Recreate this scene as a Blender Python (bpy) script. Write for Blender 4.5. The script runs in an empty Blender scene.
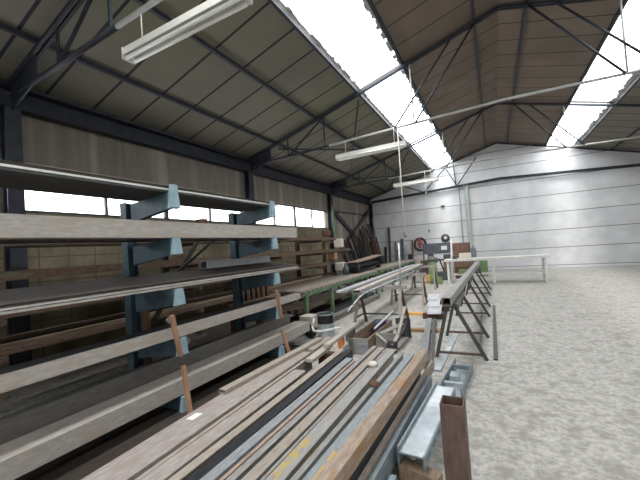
import bpy, bmesh, math, random
from mathutils import Vector, Matrix
random.seed(7)
SC = bpy.context.scene
COL = SC.collection
PI = math.pi

# ------------------------------------------------------------------ helpers
class MB:
    """collects shapes in world coordinates; build() links them as ONE mesh object whose origin is its base"""
    def __init__(s): s.v = []; s.f = []; s.smooth = set()
    def add(s, vs, fs, smooth=False):
        n = len(s.v); s.v += [Vector(v) for v in vs]
        for f in fs:
            if smooth: s.smooth.add(len(s.f))
            s.f.append([i + n for i in f])
        return s
    def box(s, x0, x1, y0, y1, z0, z1):
        x0, x1 = min(x0, x1), max(x0, x1); y0, y1 = min(y0, y1), max(y0, y1); z0, z1 = min(z0, z1), max(z0, z1)
        vs = [(x, y, z) for z in (z0, z1) for y in (y0, y1) for x in (x0, x1)]
        return s.add(vs, [(0,2,3,1),(4,5,7,6),(0,1,5,4),(2,6,7,3),(0,4,6,2),(1,3,7,5)])
    def frame(s, a, b, up=(0,0,1)):
        a = Vector(a); b = Vector(b); d = (b - a).normalized(); up = Vector(up)
        if abs(d.dot(up)) > .98: up = Vector((0,1,0))
        r = d.cross(up).normalized(); u = r.cross(d).normalized()
        return a, b, d, r, u
    def sweep(s, loops, a, b, up=(0,0,1)):
        """loops: one closed 2-D outline (right, up), or an outer and an inner one for a hollow section"""
        a, b, d, r, u = s.frame(a, b, up)
        if len(loops) == 1:
            L = loops[0]; n = len(L)
            vs = [a + r*p[0] + u*p[1] for p in L] + [b + r*p[0] + u*p[1] for p in L]
            fs = [(i, (i+1) % n, n + (i+1) % n, n + i) for i in range(n)] + [tuple(reversed(range(n))), tuple(range(n, 2*n))]
            return s.add(vs, fs)
        O, I = loops; n = len(O)
        vs = [c + r*p[0] + u*p[1] for c in (a, b) for L in (O, I) for p in L]
        fs = []
        for i in range(n):
            j = (i+1) % n
            fs += [(i, j, 2*n + j, 2*n + i), (n + j, n + i, 3*n + i, 3*n + j), (j, i, n + i, n + j), (2*n + i, 2*n + j, 3*n + j, 3*n + i)]
        return s.add(vs, fs)
    def bar(s, a, b, w, h, up=(0,0,1)):
        return s.sweep([rect(w, h)], a, b, up)
    def tube(s, a, b, r, n=10, r2=None, cap=True):
        a, b, d, x, u = s.frame(a, b); r2 = r if r2 is None else r2
        vs = [a + (x*math.cos(t) + u*math.sin(t))*r for t in [2*PI*i/n for i in range(n)]] + [b + (x*math.cos(t) + u*math.sin(t))*r2 for t in [2*PI*i/n for i in range(n)]]
        s.add(vs, [(i, (i+1) % n, n + (i+1) % n, n + i) for i in range(n)], True)
        if cap:
            k = len(s.v) - 2*n
            s.f.append([k + i for i in reversed(range(n))]); s.f.append([k + n + i for i in range(n)])
        return s
    def path(s, pts, r, n=8):
        for p, q in zip(pts, pts[1:]): s.tube(p, q, r, n)
        return s
    def lathe(s, c, prof, n=24, axis='Z'):
        """prof: (radius, height) pairs round an axis through c"""
        c = Vector(c); vs = []
        for r, h in prof:
            for i in range(n):
                t = 2*PI*i/n; p = (r*math.cos(t), r*math.sin(t), h)
                if axis == 'Y': p = (p[0], h, p[1])
                if axis == 'X': p = (h, p[0], p[1])
                vs.append(c + Vector(p))
        fs = [(k*n + i, k*n + (i+1) % n, (k+1)*n + (i+1) % n, (k+1)*n + i) for k in range(len(prof)-1) for i in range(n)]
        return s.add(vs, fs, True)
    def build(s, name, m, parent=None, bevel=0):
        if parent is not None: o0 = PLOC[parent.name]
        else:
            xs = [v.x for v in s.v]; ys = [v.y for v in s.v]; zs = [v.z for v in s.v]
            o0 = Vector(((min(xs)+max(xs))/2, (min(ys)+max(ys))/2, min(zs)))
        me = bpy.data.meshes.new(name)
        me.from_pydata([v - o0 for v in s.v], [], s.f); me.update()
        bm = bmesh.new(); bm.from_mesh(me); bmesh.ops.recalc_face_normals(bm, faces=bm.faces[:]); bm.to_mesh(me); bm.free()
        for i in s.smooth: me.polygons[i].use_smooth = True
        me.materials.append(m)
        o = bpy.data.objects.new(name, me); COL.objects.link(o)
        if parent is not None: o.parent = parent
        else: o.location = o0
        PLOC[o.name] = o0
        if bevel:
            b = o.modifiers.new('edge', 'BEVEL'); b.width = bevel; b.segments = 2; b.limit_method = 'ANGLE'
        return o
PLOC = {}
def rect(w, h): return [(-w/2, -h/2), (w/2, -h/2), (w/2, h/2), (-w/2, h/2)]
def hollow(w, h, t): return [rect(w, h), rect(w - 2*t, h - 2*t)]
def chan(w, h, t):      # channel, web on top, flanges down
    return [[(-w/2, h/2), (-w/2, -h/2), (-w/2+t, -h/2), (-w/2+t, h/2-t), (w/2-t, h/2-t), (w/2-t, -h/2), (w/2, -h/2), (w/2, h/2)]]
def chan_up(w, h, t): return [[(x, -y) for x, y in chan(w, h, t)[0]]]
def angle(w, h, t):     # L, one leg flat at the bottom, one upright at the left
    return [[(-w/2, h/2), (-w/2, -h/2), (w/2, -h/2), (w/2, -h/2+t), (-w/2+t, -h/2+t), (-w/2+t, h/2)]]
def hbeam(w, h, t):
    return [[(-w/2,-h/2),(w/2,-h/2),(w/2,-h/2+t),(t/2,-h/2+t),(t/2,h/2-t),(w/2,h/2-t),(w/2,h/2),(-w/2,h/2),(-w/2,h/2-t),(-t/2,h/2-t),(-t/2,-h/2+t),(-w/2,-h/2+t)]]
def tag(o, label, cat, group=None):
    o['label'] = label; o['category'] = cat
    if group: o['group'] = group
    return o
def struct(o, label=None):
    o['kind'] = 'structure'
    return o
def empty(name, loc):
    o = bpy.data.objects.new(name, None); COL.objects.link(o); o.location = loc; o.empty_display_size = .1
    PLOC[o.name] = Vector(loc); return o

# ------------------------------------------------------------------ materials
def lin(c):
    return tuple(((x/255)/12.92 if x/255 <= .04045 else ((x/255+.055)/1.055)**2.4) for x in c) + (1,)
def mat(name, c1, c2=None, rough=.6, metal=0, scale=6, stretch=(1,1,1), c3=None, bump=0, contrast=(.33,.67), spec=.35, detail=6):
    m = bpy.data.materials.new(name); m.use_nodes = True; nt = m.node_tree; N = nt.nodes; L = nt.links
    b = N['Principled BSDF']; b.inputs['Roughness'].default_value = rough; b.inputs['Metallic'].default_value = metal
    b.inputs['Specular IOR Level'].default_value = spec
    if c2 is None:
        b.inputs['Base Color'].default_value = lin(c1); return m
    tc = N.new('ShaderNodeTexCoord'); mp = N.new('ShaderNodeMapping'); mp.inputs['Scale'].default_value = stretch
    L.new(tc.outputs['Object'], mp.inputs['Vector'])
    n1 = N.new('ShaderNodeTexNoise'); n1.inputs['Scale'].default_value = scale; n1.inputs['Detail'].default_value = detail; n1.inputs['Roughness'].default_value = .62
    L.new(mp.outputs[0], n1.inputs['Vector'])
    r = N.new('ShaderNodeValToRGB'); e = r.color_ramp.elements
    e[0].position, e[1].position = contrast; e[0].color = lin(c1); e[1].color = lin(c2)
    L.new(n1.outputs['Fac'], r.inputs['Fac']); out = r.outputs['Color']
    if c3:
        n2 = N.new('ShaderNodeTexNoise'); n2.inputs['Scale'].default_value = scale*.35; n2.inputs['Detail'].default_value = 8
        L.new(mp.outputs[0], n2.inputs['Vector'])
        r2 = N.new('ShaderNodeValToRGB'); r2.color_ramp.elements[0].position = .52; r2.color_ramp.elements[1].position = .66
        L.new(n2.outputs['Fac'], r2.inputs['Fac'])
        mx = N.new('ShaderNodeMix'); mx.data_type = 'RGBA'
        L.new(r2.outputs['Color'], mx.inputs['Factor']); L.new(out, mx.inputs['A']); mx.inputs['B'].default_value = lin(c3); out = mx.outputs['Result']
    L.new(out, b.inputs['Base Color'])
    if bump:
        bp = N.new('ShaderNodeBump'); bp.inputs['Strength'].default_value = bump; bp.inputs['Distance'].default_value = .01
        L.new(n1.outputs['Fac'], bp.inputs['Height']); L.new(bp.outputs[0], b.inputs['Normal'])
    return m
def mnode(nt, op, a, b=None):
    n = nt.nodes.new('ShaderNodeMath'); n.operation = op
    for i, x in enumerate((a, b)):
        if x is None: continue
        if isinstance(x, (int, float)): n.inputs[i].default_value = x
        else: nt.links.new(x, n.inputs[i])
    return n.outputs[0]
def add_lines(m, axis, period, offset, width, colour, axis2=None, period2=1, offset2=0, width2=.01):
    """joint lines at fixed world spacing (dark seams between boards)"""
    nt = m.node_tree; N = nt.nodes; L = nt.links; b = N['Principled BSDF']
    g = N.new('ShaderNodeNewGeometry'); sp = N.new('ShaderNodeSeparateXYZ'); L.new(g.outputs['Position'], sp.inputs[0])
    def mask(ax, p, o, w):
        q = mnode(nt, 'SUBTRACT', sp.outputs[ax], o); q = mnode(nt, 'DIVIDE', q, p); q = mnode(nt, 'FRACT', mnode(nt, 'ADD', q, 500.5))
        q = mnode(nt, 'ABSOLUTE', mnode(nt, 'SUBTRACT', q, .5)); return mnode(nt, 'LESS_THAN', q, w/p/2)
    f = mask(axis, period, offset, width)
    if axis2: f = mnode(nt, 'MAXIMUM', f, mask(axis2, period2, offset2, width2))
    mx = N.new('ShaderNodeMix'); mx.data_type = 'RGBA'; L.new(f, mx.inputs['Factor'])
    src = b.inputs['Base Color']
    if src.links: L.new(src.links[0].from_socket, mx.inputs['A'])
    else: mx.inputs['A'].default_value = src.default_value
    mx.inputs['B'].default_value = lin(colour); L.new(mx.outputs['Result'], src)
    return m
def add_patch(m, colour, y0, y1, x0, x1, scale=9, thr=.45):
    """a splash of old paint with its own ragged outline, in the bar's own coordinates"""
    nt = m.node_tree; N = nt.nodes; L = nt.links; b = N['Principled BSDF']
    tc = N.new('ShaderNodeTexCoord'); sp = N.new('ShaderNodeSeparateXYZ'); L.new(tc.outputs['Object'], sp.inputs[0])
    nz = N.new('ShaderNodeTexNoise'); nz.inputs['Scale'].default_value = scale; nz.inputs['Detail'].default_value = 6; L.new(tc.outputs['Object'], nz.inputs['Vector'])
    def win(s, a, c):
        return mnode(nt, 'MULTIPLY', mnode(nt, 'GREATER_THAN', s, a), mnode(nt, 'LESS_THAN', s, c))
    f = mnode(nt, 'MULTIPLY', win(sp.outputs['Y'], y0, y1), win(sp.outputs['X'], x0, x1))
    f = mnode(nt, 'MULTIPLY', f, mnode(nt, 'GREATER_THAN', nz.outputs['Fac'], thr))
    mx = N.new('ShaderNodeMix'); mx.data_type = 'RGBA'; L.new(f, mx.inputs['Factor'])
    src = b.inputs['Base Color']; L.new(src.links[0].from_socket, mx.inputs['A']); mx.inputs['B'].default_value = lin(colour); L.new(mx.outputs['Result'], src)
    return m

M = {}
LONG = (6, 1.6, 6)
M['concrete'] = mat('concrete_floor', (136,133,126), (190,187,180), .75, 0, 22, c3=(150,147,139), contrast=(.28,.62), detail=14)
M['blockwall'] = add_lines(mat('pale_panel_wall', (208,209,211), (230,231,232), .7, 0, 1.3), 'Z', .828, .115, .03, (128,128,126))
M['brick'] = add_lines(mat('tan_block_wall', (112,104,84), (140,131,108), .85, 0, 3, c3=(92,84,66)), 'Z', .2, 0, .02, (100,91,72), 'Y', .42, .1, .02)
M['fibre'] = mat('fibre_cement_board', (116,109,100), (134,126,116), .8, 0, 1.5, stretch=(1,4,.25), c3=(158,150,140))
M['ceil'] = add_lines(mat('roof_board', (110,106,95), (124,119,107), .8, 0, .9, c3=(118,116,98)), 'Y', .72, 4.21, .045, (40,42,48))
M['ceil_r'] = add_lines(mat('roof_board_brown', (110,99,88), (124,111,99), .8, 0, .9, c3=(104,93,82)), 'Y', .72, 4.21, .03, (46,42,42))
M['dark_steel'] = mat('dark_painted_steel', (44,48,56), (58,61,68), .55, .3, 5)
M['tie_grey'] = mat('grey_tie_rod', (150,150,146), (172,172,168), .6, .1, 5)
M['dark_frame'] = mat('dark_window_frame', (64,66,66), (82,84,82), .6, 0, 5)
M['white_paint'] = mat('white_painted_steel', (206,206,200), (226,226,222), .5, 0, 5)
M['white_ragged'] = mat('pale_flashing', (150,156,160), (205,208,210), .8, 0, 14)
M['lamp_body'] = mat('lamp_housing', (196,196,188), (216,216,208), .45, 0, 3)
M['lamp_tube'] = mat('lamp_tube', (232,232,226), (240,240,236), .3, 0, 3)
M['blue'] = mat('rack_blue', (64,88,100), (86,111,122), .5, .05, 6, c3=(72,82,86))
M['blue_lit_tip'] = mat('rack_blue_lit_tip', (132,160,172), (160,184,192), .5, .1, 8)  # lit copy of the rack blue: light on the tips put into the colour
M['green'] = mat('conveyor_green', (88,122,88), (114,144,110), .55, .05, 7, c3=(98,110,86))
M['machine_green'] = mat('machine_green', (98,124,82), (126,148,104), .6, 0, 5)
M['wood'] = mat('raw_timber', (142,108,82), (168,134,106), .8, 0, 5, stretch=(4,4,.6))
M['wood_long'] = mat('old_timber', (120,102,84), (152,132,111), .85, 0, 5, stretch=(6,.6,6), c3=(98,84,70))
M['orange_wood'] = mat('fresh_timber', (205,150,86), (226,178,116), .75, 0, 6)
M['dark_wood'] = mat('dark_timber', (80,58,46), (110,84,66), .85, 0, 6)
M['rust'] = mat('rusty_steel', (118,84,60), (146,110,82), .8, .2, 6, stretch=LONG, c3=(168,146,124))
M['rusttop'] = mat('rust_bloom_steel', (140,122,106), (176,160,144), .75, .1, 5, stretch=LONG, c3=(160,124,86))
M['rust_dark'] = mat('dark_rust_tube', (92,73,66), (122,100,91), .65, .15, 7, stretch=(4,4,1.2), c3=(92,82,80))
M['rust_plate'] = mat('dark_rust_plate', (46,41,36), (64,57,50), .9, 0, 5, stretch=(3,.7,3))
M['grey'] = mat('mill_steel', (130,129,126), (164,163,160), .55, .2, 8, stretch=LONG, c3=(146,137,128))
M['greyblue'] = mat('blue_grey_steel', (126,131,134), (156,160,162), .55, .15, 8, stretch=LONG, c3=(144,143,140))
M['pinkgrey'] = mat('pink_grey_steel', (138,131,126), (170,162,156), .65, .1, 7, stretch=LONG, c3=(152,138,131))
M['tan'] = mat('tan_steel', (138,129,118), (172,162,150), .7, .1, 8, stretch=LONG, c3=(156,148,140))
M['pinkrust'] = mat('pink_rust_steel', (150,130,118), (172,152,138), .75, .1, 5, stretch=LONG, c3=(146,120,106))
M['pale'] = mat('pale_steel', (158,154,147), (186,180,171), .6, .1, 7, stretch=LONG, c3=(172,160,146))
M['black'] = mat('black_steel', (38,40,44), (56,58,62), .5, .2, 6, stretch=LONG)
M['darkgrey'] = mat('dark_grey_steel', (72,72,74), (96,95,94), .55, .2, 6, stretch=LONG)
M['galv'] = mat('galvanised', (150,160,164), (186,194,198), .4, .35, 7, c3=(204,210,214))
M['galv_dark'] = mat('galvanised_dark', (118,130,136), (146,157,162), .45, .35, 7)
M['bright'] = mat('bright_plate', (184,186,190), (208,210,213), .4, .2, 4)
M['brownstock'] = mat('brown_stock', (80,63,51), (114,93,77), .85, 0, 6, stretch=LONG, c3=(104,96,87))
M['greystock'] = mat('grey_stock', (128,127,124), (152,149,144), .65, .1, 5, stretch=LONG, c3=(112,100,90))
M['yg'] = add_patch(mat('yellow_marked_steel', (142,142,138), (166,164,160), .6, .2, 5, stretch=LONG, c3=(160,146,134)), (184,162,100), -.95, -.4, -.05, .012, 30, .49)
M['yb'] = add_patch(mat('yellow_edged_steel', (128,136,140), (156,162,165), .55, .15, 8, stretch=LONG, c3=(146,148,147)), (192,158,92), -.85, -.42, -.006, .05, 30, .46)
M['red'] = mat('red_paint', (176,74,74), (196,96,92), .5, 0, 6)
M['rubber'] = mat('black_rubber', (34,34,36), (48,48,50), .6, 0, 6)
M['cab_blue'] = mat('blue_grey_panel', (80,85,95), (98,103,112), .55, .1, 4)
M['cab_brown'] = mat('brown_panel', (112,84,74), (134,106,94), .7, 0, 4)
M['cloth_blue'] = mat('blue_cloth', (48,56,78), (66,74,96), .9, 0, 9)
M['carton'] = mat('pale_carton', (206,196,182), (224,216,204), .85, 0, 5)
M['crate'] = mat('weathered_crate', (128,130,128), (156,154,148), .85, 0, 7, stretch=(1,1,5), c3=(118,126,138))
M['paper'] = mat('white_paper', (226,226,222))
M['rope'] = mat('white_cord', (214,212,202))
M['orange'] = mat('orange_plastic', (206,120,60), (220,140,76), .6, 0, 6)

def glass(name, t):
    m = bpy.data.materials.new(name); m.use_nodes = True; nt = m.node_tree; N = nt.nodes; L = nt.links
    N.remove(N['Principled BSDF']); tr = N.new('ShaderNodeBsdfTransparent'); tr.inputs[0].default_value = (t, t, t*1.005, 1)
    gl = N.new('ShaderNodeBsdfGlossy'); gl.inputs['Roughness'].default_value = .15
    mx = N.new('ShaderNodeMixShader'); mx.inputs[0].default_value = .05
    L.new(tr.outputs[0], mx.inputs[1]); L.new(gl.outputs[0], mx.inputs[2]); L.new(mx.outputs[0], N['Material Output'].inputs[0])
    return m
M['glass'] = glass('window_glass', .9)
M['skyglass'] = glass('skylight_sheet', .95)

# ------------------------------------------------------------------ camera (1.6 m eye, 25 mm-equivalent phone held upright)
F, YAW, PITCH, ROLL = 333.28, .480388, .0295019, -.0704484
f0 = Vector((-math.sin(YAW), math.cos(YAW), 0)); r0 = Vector((math.cos(YAW), math.sin(YAW), 0)); u0 = Vector((0,0,1))
fw = f0*math.cos(PITCH) + u0*math.sin(PITCH); up = u0*math.cos(PITCH) - f0*math.sin(PITCH)
rt = r0*math.cos(ROLL) + up*math.sin(ROLL); up2 = up*math.cos(ROLL) - r0*math.sin(ROLL)
cd = bpy.data.cameras.new('camera'); cd.sensor_fit = 'HORIZONTAL'; cd.sensor_width = 36; cd.lens = F/640*36; cd.clip_start = .05
cam = bpy.data.objects.new('camera', cd); COL.objects.link(cam); SC.camera = cam
cam.matrix_world = Matrix(((rt.x, up2.x, -fw.x, 0), (rt.y, up2.y, -fw.y, 0), (rt.z, up2.z, -fw.z, 1.6), (0,0,0,1)))

# ------------------------------------------------------------------ building shell
XL, RX, XR, Y0, Y1 = -6.4, .45, 7.3, -8.7, 18.95
SL = .2864
def RZ(x): return 4.42 + SL*((x if x <= RX else 2*RX - x) - XL)
struct(MB().box(XL-.3, XR+.3, Y0-.3, Y1+.3, -.2, 0).build('floor', M['concrete']))
FR = [-8.7, -3.2, 2.3, 7.8, 13.3, 18.8]
# left wall: block plinth, window band in all bays but the last, boards above
w = MB().box(XL-.2, XL, Y0, 13.3, 0, 2.5)
struct(MB().box(XL-.2, XL, 13.3, Y1, 0, 3.29).build('wall_left_end', M['fibre']))
w.box(XL-.2, XL, 13.15, 13.3, 2.5, 3.29)
for y in FR[:-1]: w.box(XL-.2, XL, y-.13, min(y+.13, 13.3), 2.5, 3.29)
struct(w.build('wall_left', M['brick']))
struct(MB().box(XL-.16, XL, Y0, Y1, 3.29, 4.5).build('wall_left_upper', M['fibre']))
for k, (a, b) in enumerate([(-8.57,-3.33), (-3.07,2.17), (2.43,7.67), (7.93,13.15)]):
    g = struct(empty('window_%d' % (k+1), (XL-.08, (a+b)/2, 2.5)))
    fr = MB().box(XL-.11, XL-.05, a, b, 2.5, 2.55).box(XL-.11, XL-.05, a, b, 3.24, 3.29)
    n = 4
    for i in range(n+1):
        y = a + (b-a)*i/n; ww = .045 if i == 2 else .022
        fr.box(XL-.11, XL-.05, max(a, y-ww), min(b, y+ww), 2.55, 3.24)
    fr.build('window_frame', M['dark_frame'], g)
    MB().box(XL-.085, XL-.075, a, b, 2.55, 3.24).build('pane', M['glass'], g)
# gable and right-hand walls
def gable(name, ya, yb, m):
    pts = [(XL-.2, 0), (XR+.2, 0), (XR+.2, RZ(XR)+.1), (RX, RZ(RX)+.12), (XL-.2, RZ(XL)+.08)]
    vs = [(x, ya, z) for x, z in pts] + [(x, yb, z) for x, z in pts]; n = 5
    return struct(MB().add(vs, [(i, (i+1) % n, n+(i+1) % n, n+i) for i in range(n)] + [tuple(range(n)), tuple(range(n, 2*n))]).build(name, m))
gable('wall_back', Y1, Y1+.2, M['blockwall']); gable('wall_front', Y0-.2, Y0, M['blockwall'])
struct(MB().box(XR, XR+.2, Y0, Y1, 0, 4.55).build('wall_right', M['blockwall']))
# roof: boards either side of the strip skylights
def slab(xa, xb, m, name):
    t = .1; vs = []
    for x, dz in ((xa, 0), (xb, 0), (xb, t), (xa, t)):
        for y in (Y0-.2, Y1+.2): vs.append((x, y, RZ(x) + dz))
    return struct(MB().add(vs, [(0,2,3,1),(2,4,5,3),(4,6,7,5),(6,0,1,7),(0,6,4,2),(1,3,5,7)]).build(name, m))
SA, SB = -2.69, -1.60
slab(XL-.25, SA, M['ceil'], 'ceiling'); slab(SB, RX, M['ceil_r'], 'ceiling_upper')
RA, RB = 2*RX-SB, 2*RX-SA  # mirrored second skylight, unseen, added to bring more light to the floor
slab(RX, RA, M['ceil_r'], 'ceiling_right_upper'); slab(RB, XR+.25, M['ceil'], 'ceiling_right')
for k, (xa, xb) in enumerate(((SA, SB), (RA, RB))):
    g = struct(empty('window_%d' % (5+k), ((xa+xb)/2, 5, RZ((xa+xb)/2))))
    sheet = MB(); ny = 280; rows = []
    for i in range(ny+1):                      # corrugated translucent sheet
        y = Y0 + (Y1-Y0)*i/ny; dz = .13 + .02*math.sin(i*PI/2)
        rows += [(xa-.1, y, RZ(xa-.1)+dz), (xb+.1, y, RZ(xb+.1)+dz)]
    sheet.add(rows, [(2*i, 2*i+1, 2*i+3, 2*i+2) for i in range(ny)], True)
    sheet.build('pane', M['skyglass'], g)
    edge = MB()
    for x, s in ((xa, 1), (xb, -1)):           # ragged pale flashing along both edges of the opening
        y = Y0; rnd = random.Random(3+k)
        while y < Y1:
            d = rnd.uniform(.06, .2); wv = rnd.uniform(.01, .06) if x == xa else rnd.uniform(.03, .13)
            edge.sweep([[(0,-.012),(wv,-.012),(wv,.012),(0,.012)]] if s > 0 else [[(-wv,-.012),(0,-.012),(0,.012),(-wv,.012)]], (x, y, RZ(x)+.05), (x, min(y+d, Y1), RZ(x)+.05), up=(-SL,0,1) if x <= RX else (SL,0,1))
            y += d
    edge.build('flashing', M['white_ragged'], g)
    bars = MB()
    for y in FR[1:-1]:
        bars.bar((xa, y+.1, RZ(xa)+.04), (xb, y+.1, RZ(xb)+.04), .05, .06)
    bars.build('glazing_bar', M['dark_frame'], g)
# purlins along the hall
for x in (-5.3, -3.95, SA-.03, SB+.03, -.02):
    for xx in (x, 2*RX-x):
        struct(MB().bar((xx, Y0, RZ(xx)-.03), (xx, Y1, RZ(xx)-.03), .055, .07).build('roof_purlin', M['dark_steel']))
# eave beams, a deep dark channel on the left wall
for s in (0, 1):
    m = MB()
    for x0, x1, z0, z1 in ((-6.4,-6.18,4.36,4.41), (-6.4,-6.34,4.06,4.38), (-6.4,-6.2,4.04,4.09)):
        if s: x0, x1 = 2*RX-x0, 2*RX-x1
        m.box(x0, x1, Y0, Y1, z0, z1)
    struct(m.build('eave_beam', M['dark_steel']))
# frames: H columns and roof trusses
for y in FR:
    for sx in (-1, 1):
        X = (lambda x: x) if sx < 0 else (lambda x: 2*RX - x)
        c = MB(); x0 = X(-6.38)
        c.sweep(hbeam(.2, .17, .016), (X(-6.29), y, 0), (X(-6.29), y, 4.06), up=(1,0,0))
        struct(c.build('steel_column', M['dark_steel']))
        t = struct(empty('roof_truss', (X(-6.2), y, 4.1)))
        a = MB()
        for dy in (-.035, .035):
            a.bar((X(-6.3), y+dy, RZ(-6.3)-.09), (RX, y+dy, RZ(RX)-.09), .035, .05)
        a.build('rafter', M['dark_steel'], t)
        if y > 18: continue
        ft = lambda x: 4.217 + .028*(x+6.03)
        tp = lambda x: RZ(x) - .12
        MB().tube((X(-6.2), y, ft(-6.2)), (X(-3.6), y, ft(-3.6)), .034).build('tie', M['dark_steel'], t)  # wall end of the same rod, its shade put into a darker colour
        MB().tube((X(-3.6), y, ft(-3.6)), (RX, y, ft(RX)), .028).build('tie_rod', M['tie_grey'], t)
        k = MB().add([(X(-6.2), y+e, z) for e in (-.012,.012) for z in (4.0, 4.5)] + [(X(-5.45), y+e, 4.235) for e in (-.012,.012)] + [(X(-5.45), y+e, 4.63) for e in (-.012,.012)],
                     [(0,1,6,4),(2,5,7,3),(0,4,5,2),(1,3,7,6),(0,2,3,1),(4,6,7,5)])
        k.build('gusset', M['dark_steel'], t)
        for xa, xb in ((-4.86,-4.86), (-3.71,-3.71), (-4.86,-3.71)):
            MB().bar((X(xa), y, ft(xa)), (X(xb), y, tp(xb)), .035, .035).build('strut', M['dark_steel'], t)
        for xa, xb in ((-1.86,-.49), (-1.38,-.05)):
            MB().tube((X(xa), y-.04, ft(xa)), (X(xb), y-.04, tp(xb)), .022).build('strut', M['dark_steel'], t)
        MB().tube((X(-1.42), y, ft(-1.42)), (X(-1.42), y, tp(-1.42)), .018).build('hanger', M['tie_grey'], t)
# plan bracing under the roof, last two bays
for (xa, ya, xb, yb) in ((-5.25,7.9,-2.75,13.2), (-2.75,7.9,-5.25,13.2), (-5.25,13.4,-2.75,18.7), (-2.75,13.4,-5.25,18.7)):
    struct(MB().tube((xa, ya, RZ(xa)-.2), (xb, yb, RZ(xb)-.2), .022).build('roof_brace', M['dark_steel']))
# gable frame on the back wall
g = struct(empty('gable_truss', (-1.5, 18.75, 4.4)))
MB().bar((-6.2, 18.78, 4.16), (RX, 18.78, 4.5), .1, .12).bar((2*RX+6.2, 18.78, 4.16), (RX, 18.78, 4.5), .1, .12).build('bottom_chord', M['dark_steel'], g)
for (xa, za, xb, zb) in ((-1.97,5.4,-1.507,4.43), (-.5,5.75,-1.507,4.43), (-1.6,5.6,-1.55,4.43), (-3.2,4.34,-1.97,5.5), (-3.2,4.34,-4.3,4.85)):
    MB().bar((xa, 18.78, za), (xb, 18.78, zb), .05, .05).build('strut', M['dark_steel'], g)
p = MB().sweep(hbeam(.16, .17, .02), (-1.1, 18.8, 0), (-1.1, 18.8, 4.42), up=(1,0,0))
struct(p.build('gable_post', mat('pale_green_post', (190,199,193), (208,215,209), .55, 0, 4)))
tag(MB().tube((-1.44, 18.9, 0), (-1.44, 18.9, 4.4), .025, 8).build('conduit', mat('grey_green_conduit', (150,164,160))), 'thin grey vertical conduit on the back wall beside the pale post', 'conduit')
# wall bracing, last bay of the left wall
for i, (ya, za, yb, zb, d) in enumerate(((13.37,3.47,18.5,1.02,.22), (18.6,3.72,13.5,1.3,.17))):
    struct(MB().bar((-6.31+.05*i, ya, za), (-6.31+.05*i, yb, zb), .02, d).build('wall_brace', M['dark_steel']))
struct(MB().bar((-6.34, 13.4, 3.3), (-6.34, 18.7, 3.4), .04, .05).build('wall_rail', M['dark_steel']))
# the second column is painted green up to window height
struct(MB().box(-6.19, -6.165, 13.2, 13.4, 0, 3.5).build('trim_1', mat('column_green', (96,120,92), (116,138,108), .6, 0, 5)))

# ------------------------------------------------------------------ strip lamps, off
def lamp(y, x0, x1, z, label):
    t = empty('strip_light', ((x0+x1)/2, y, z))
    MB().sweep([[(-.03,.0),(.03,.0),(.045,.07),(-.045,.07)]], (x0, y, z+.035), (x1, y, z+.035)).build('housing', M['lamp_body'], t)
    r = MB().sweep([[(-.03,.0),(.03,.0),(.09,-.045),(.086,-.05),(.03,-.012),(-.03,-.012),(-.086,-.05),(-.09,-.045)]], (x0+.02, y, z+.035), (x1-.02, y, z+.035))
    r.build('reflector', M['lamp_body'], t)
    for dy in (-.045, .045):
        MB().tube((x0+.04, y+dy, z-.03), (x1-.04, y+dy, z-.03), .019).build('tube', M['lamp_tube'], t)
    for x in (x0, x1): MB().box(x-.012, x+.012, y-.07, y+.07, z-.035, z+.09).build('end_cap', M['lamp_body'], t)
    for x in (x0+.25, x1-.25): MB().tube((x, y, z+.1), (x, y, 4.217+.028*(x+6.03)-.02), .006, 6).build('hanger', M['rope'], t)
    tag(t, label, 'light', 'strip lights under the roof')
lamp(2.3, -3.42, -1.75, 3.86, 'long off-white strip light, largest and nearest, high above the steel rack')
lamp(7.7, -3.36, -1.63, 3.86, 'white strip light hanging under the middle roof tie, before the skylight')
lamp(13.1, -3.35, -1.69, 3.90, 'white strip light farthest off, hung before the pale back wall')
c = empty('pull_cord', (-1.77, 7.58, 1.75)); tag(c, 'long white pull cord hanging from the roof tie to the trestle table', 'cord')
MB().path([(-1.757, 7.8, 4.34), (-1.757, 7.58, 4.25), (-1.78, 7.58, 1.86)], .011, 6).build('cord', M['rope'], c)
MB().path([(-1.78,7.58,1.86),(-1.80,7.58,1.8),(-1.77,7.58,1.75),(-1.74,7.58,1.79)], .012, 6).build('hook', M['darkgrey'], c)
c = empty('pull_cord', (-2.14, 13, 1.95)); tag(c, 'short thin pull cord hanging below the farthest strip light', 'cord')
MB().tube((-2.13, 13, 4.3), (-2.14, 13, 2.1), .006, 6).build('cord', M['rope'], c)
MB().lathe((-2.14, 13, 1.95), [(.005,0),(.022,.02),(.022,.1),(.008,.16)], 10).build('handle', M['darkgrey'], c)

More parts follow.
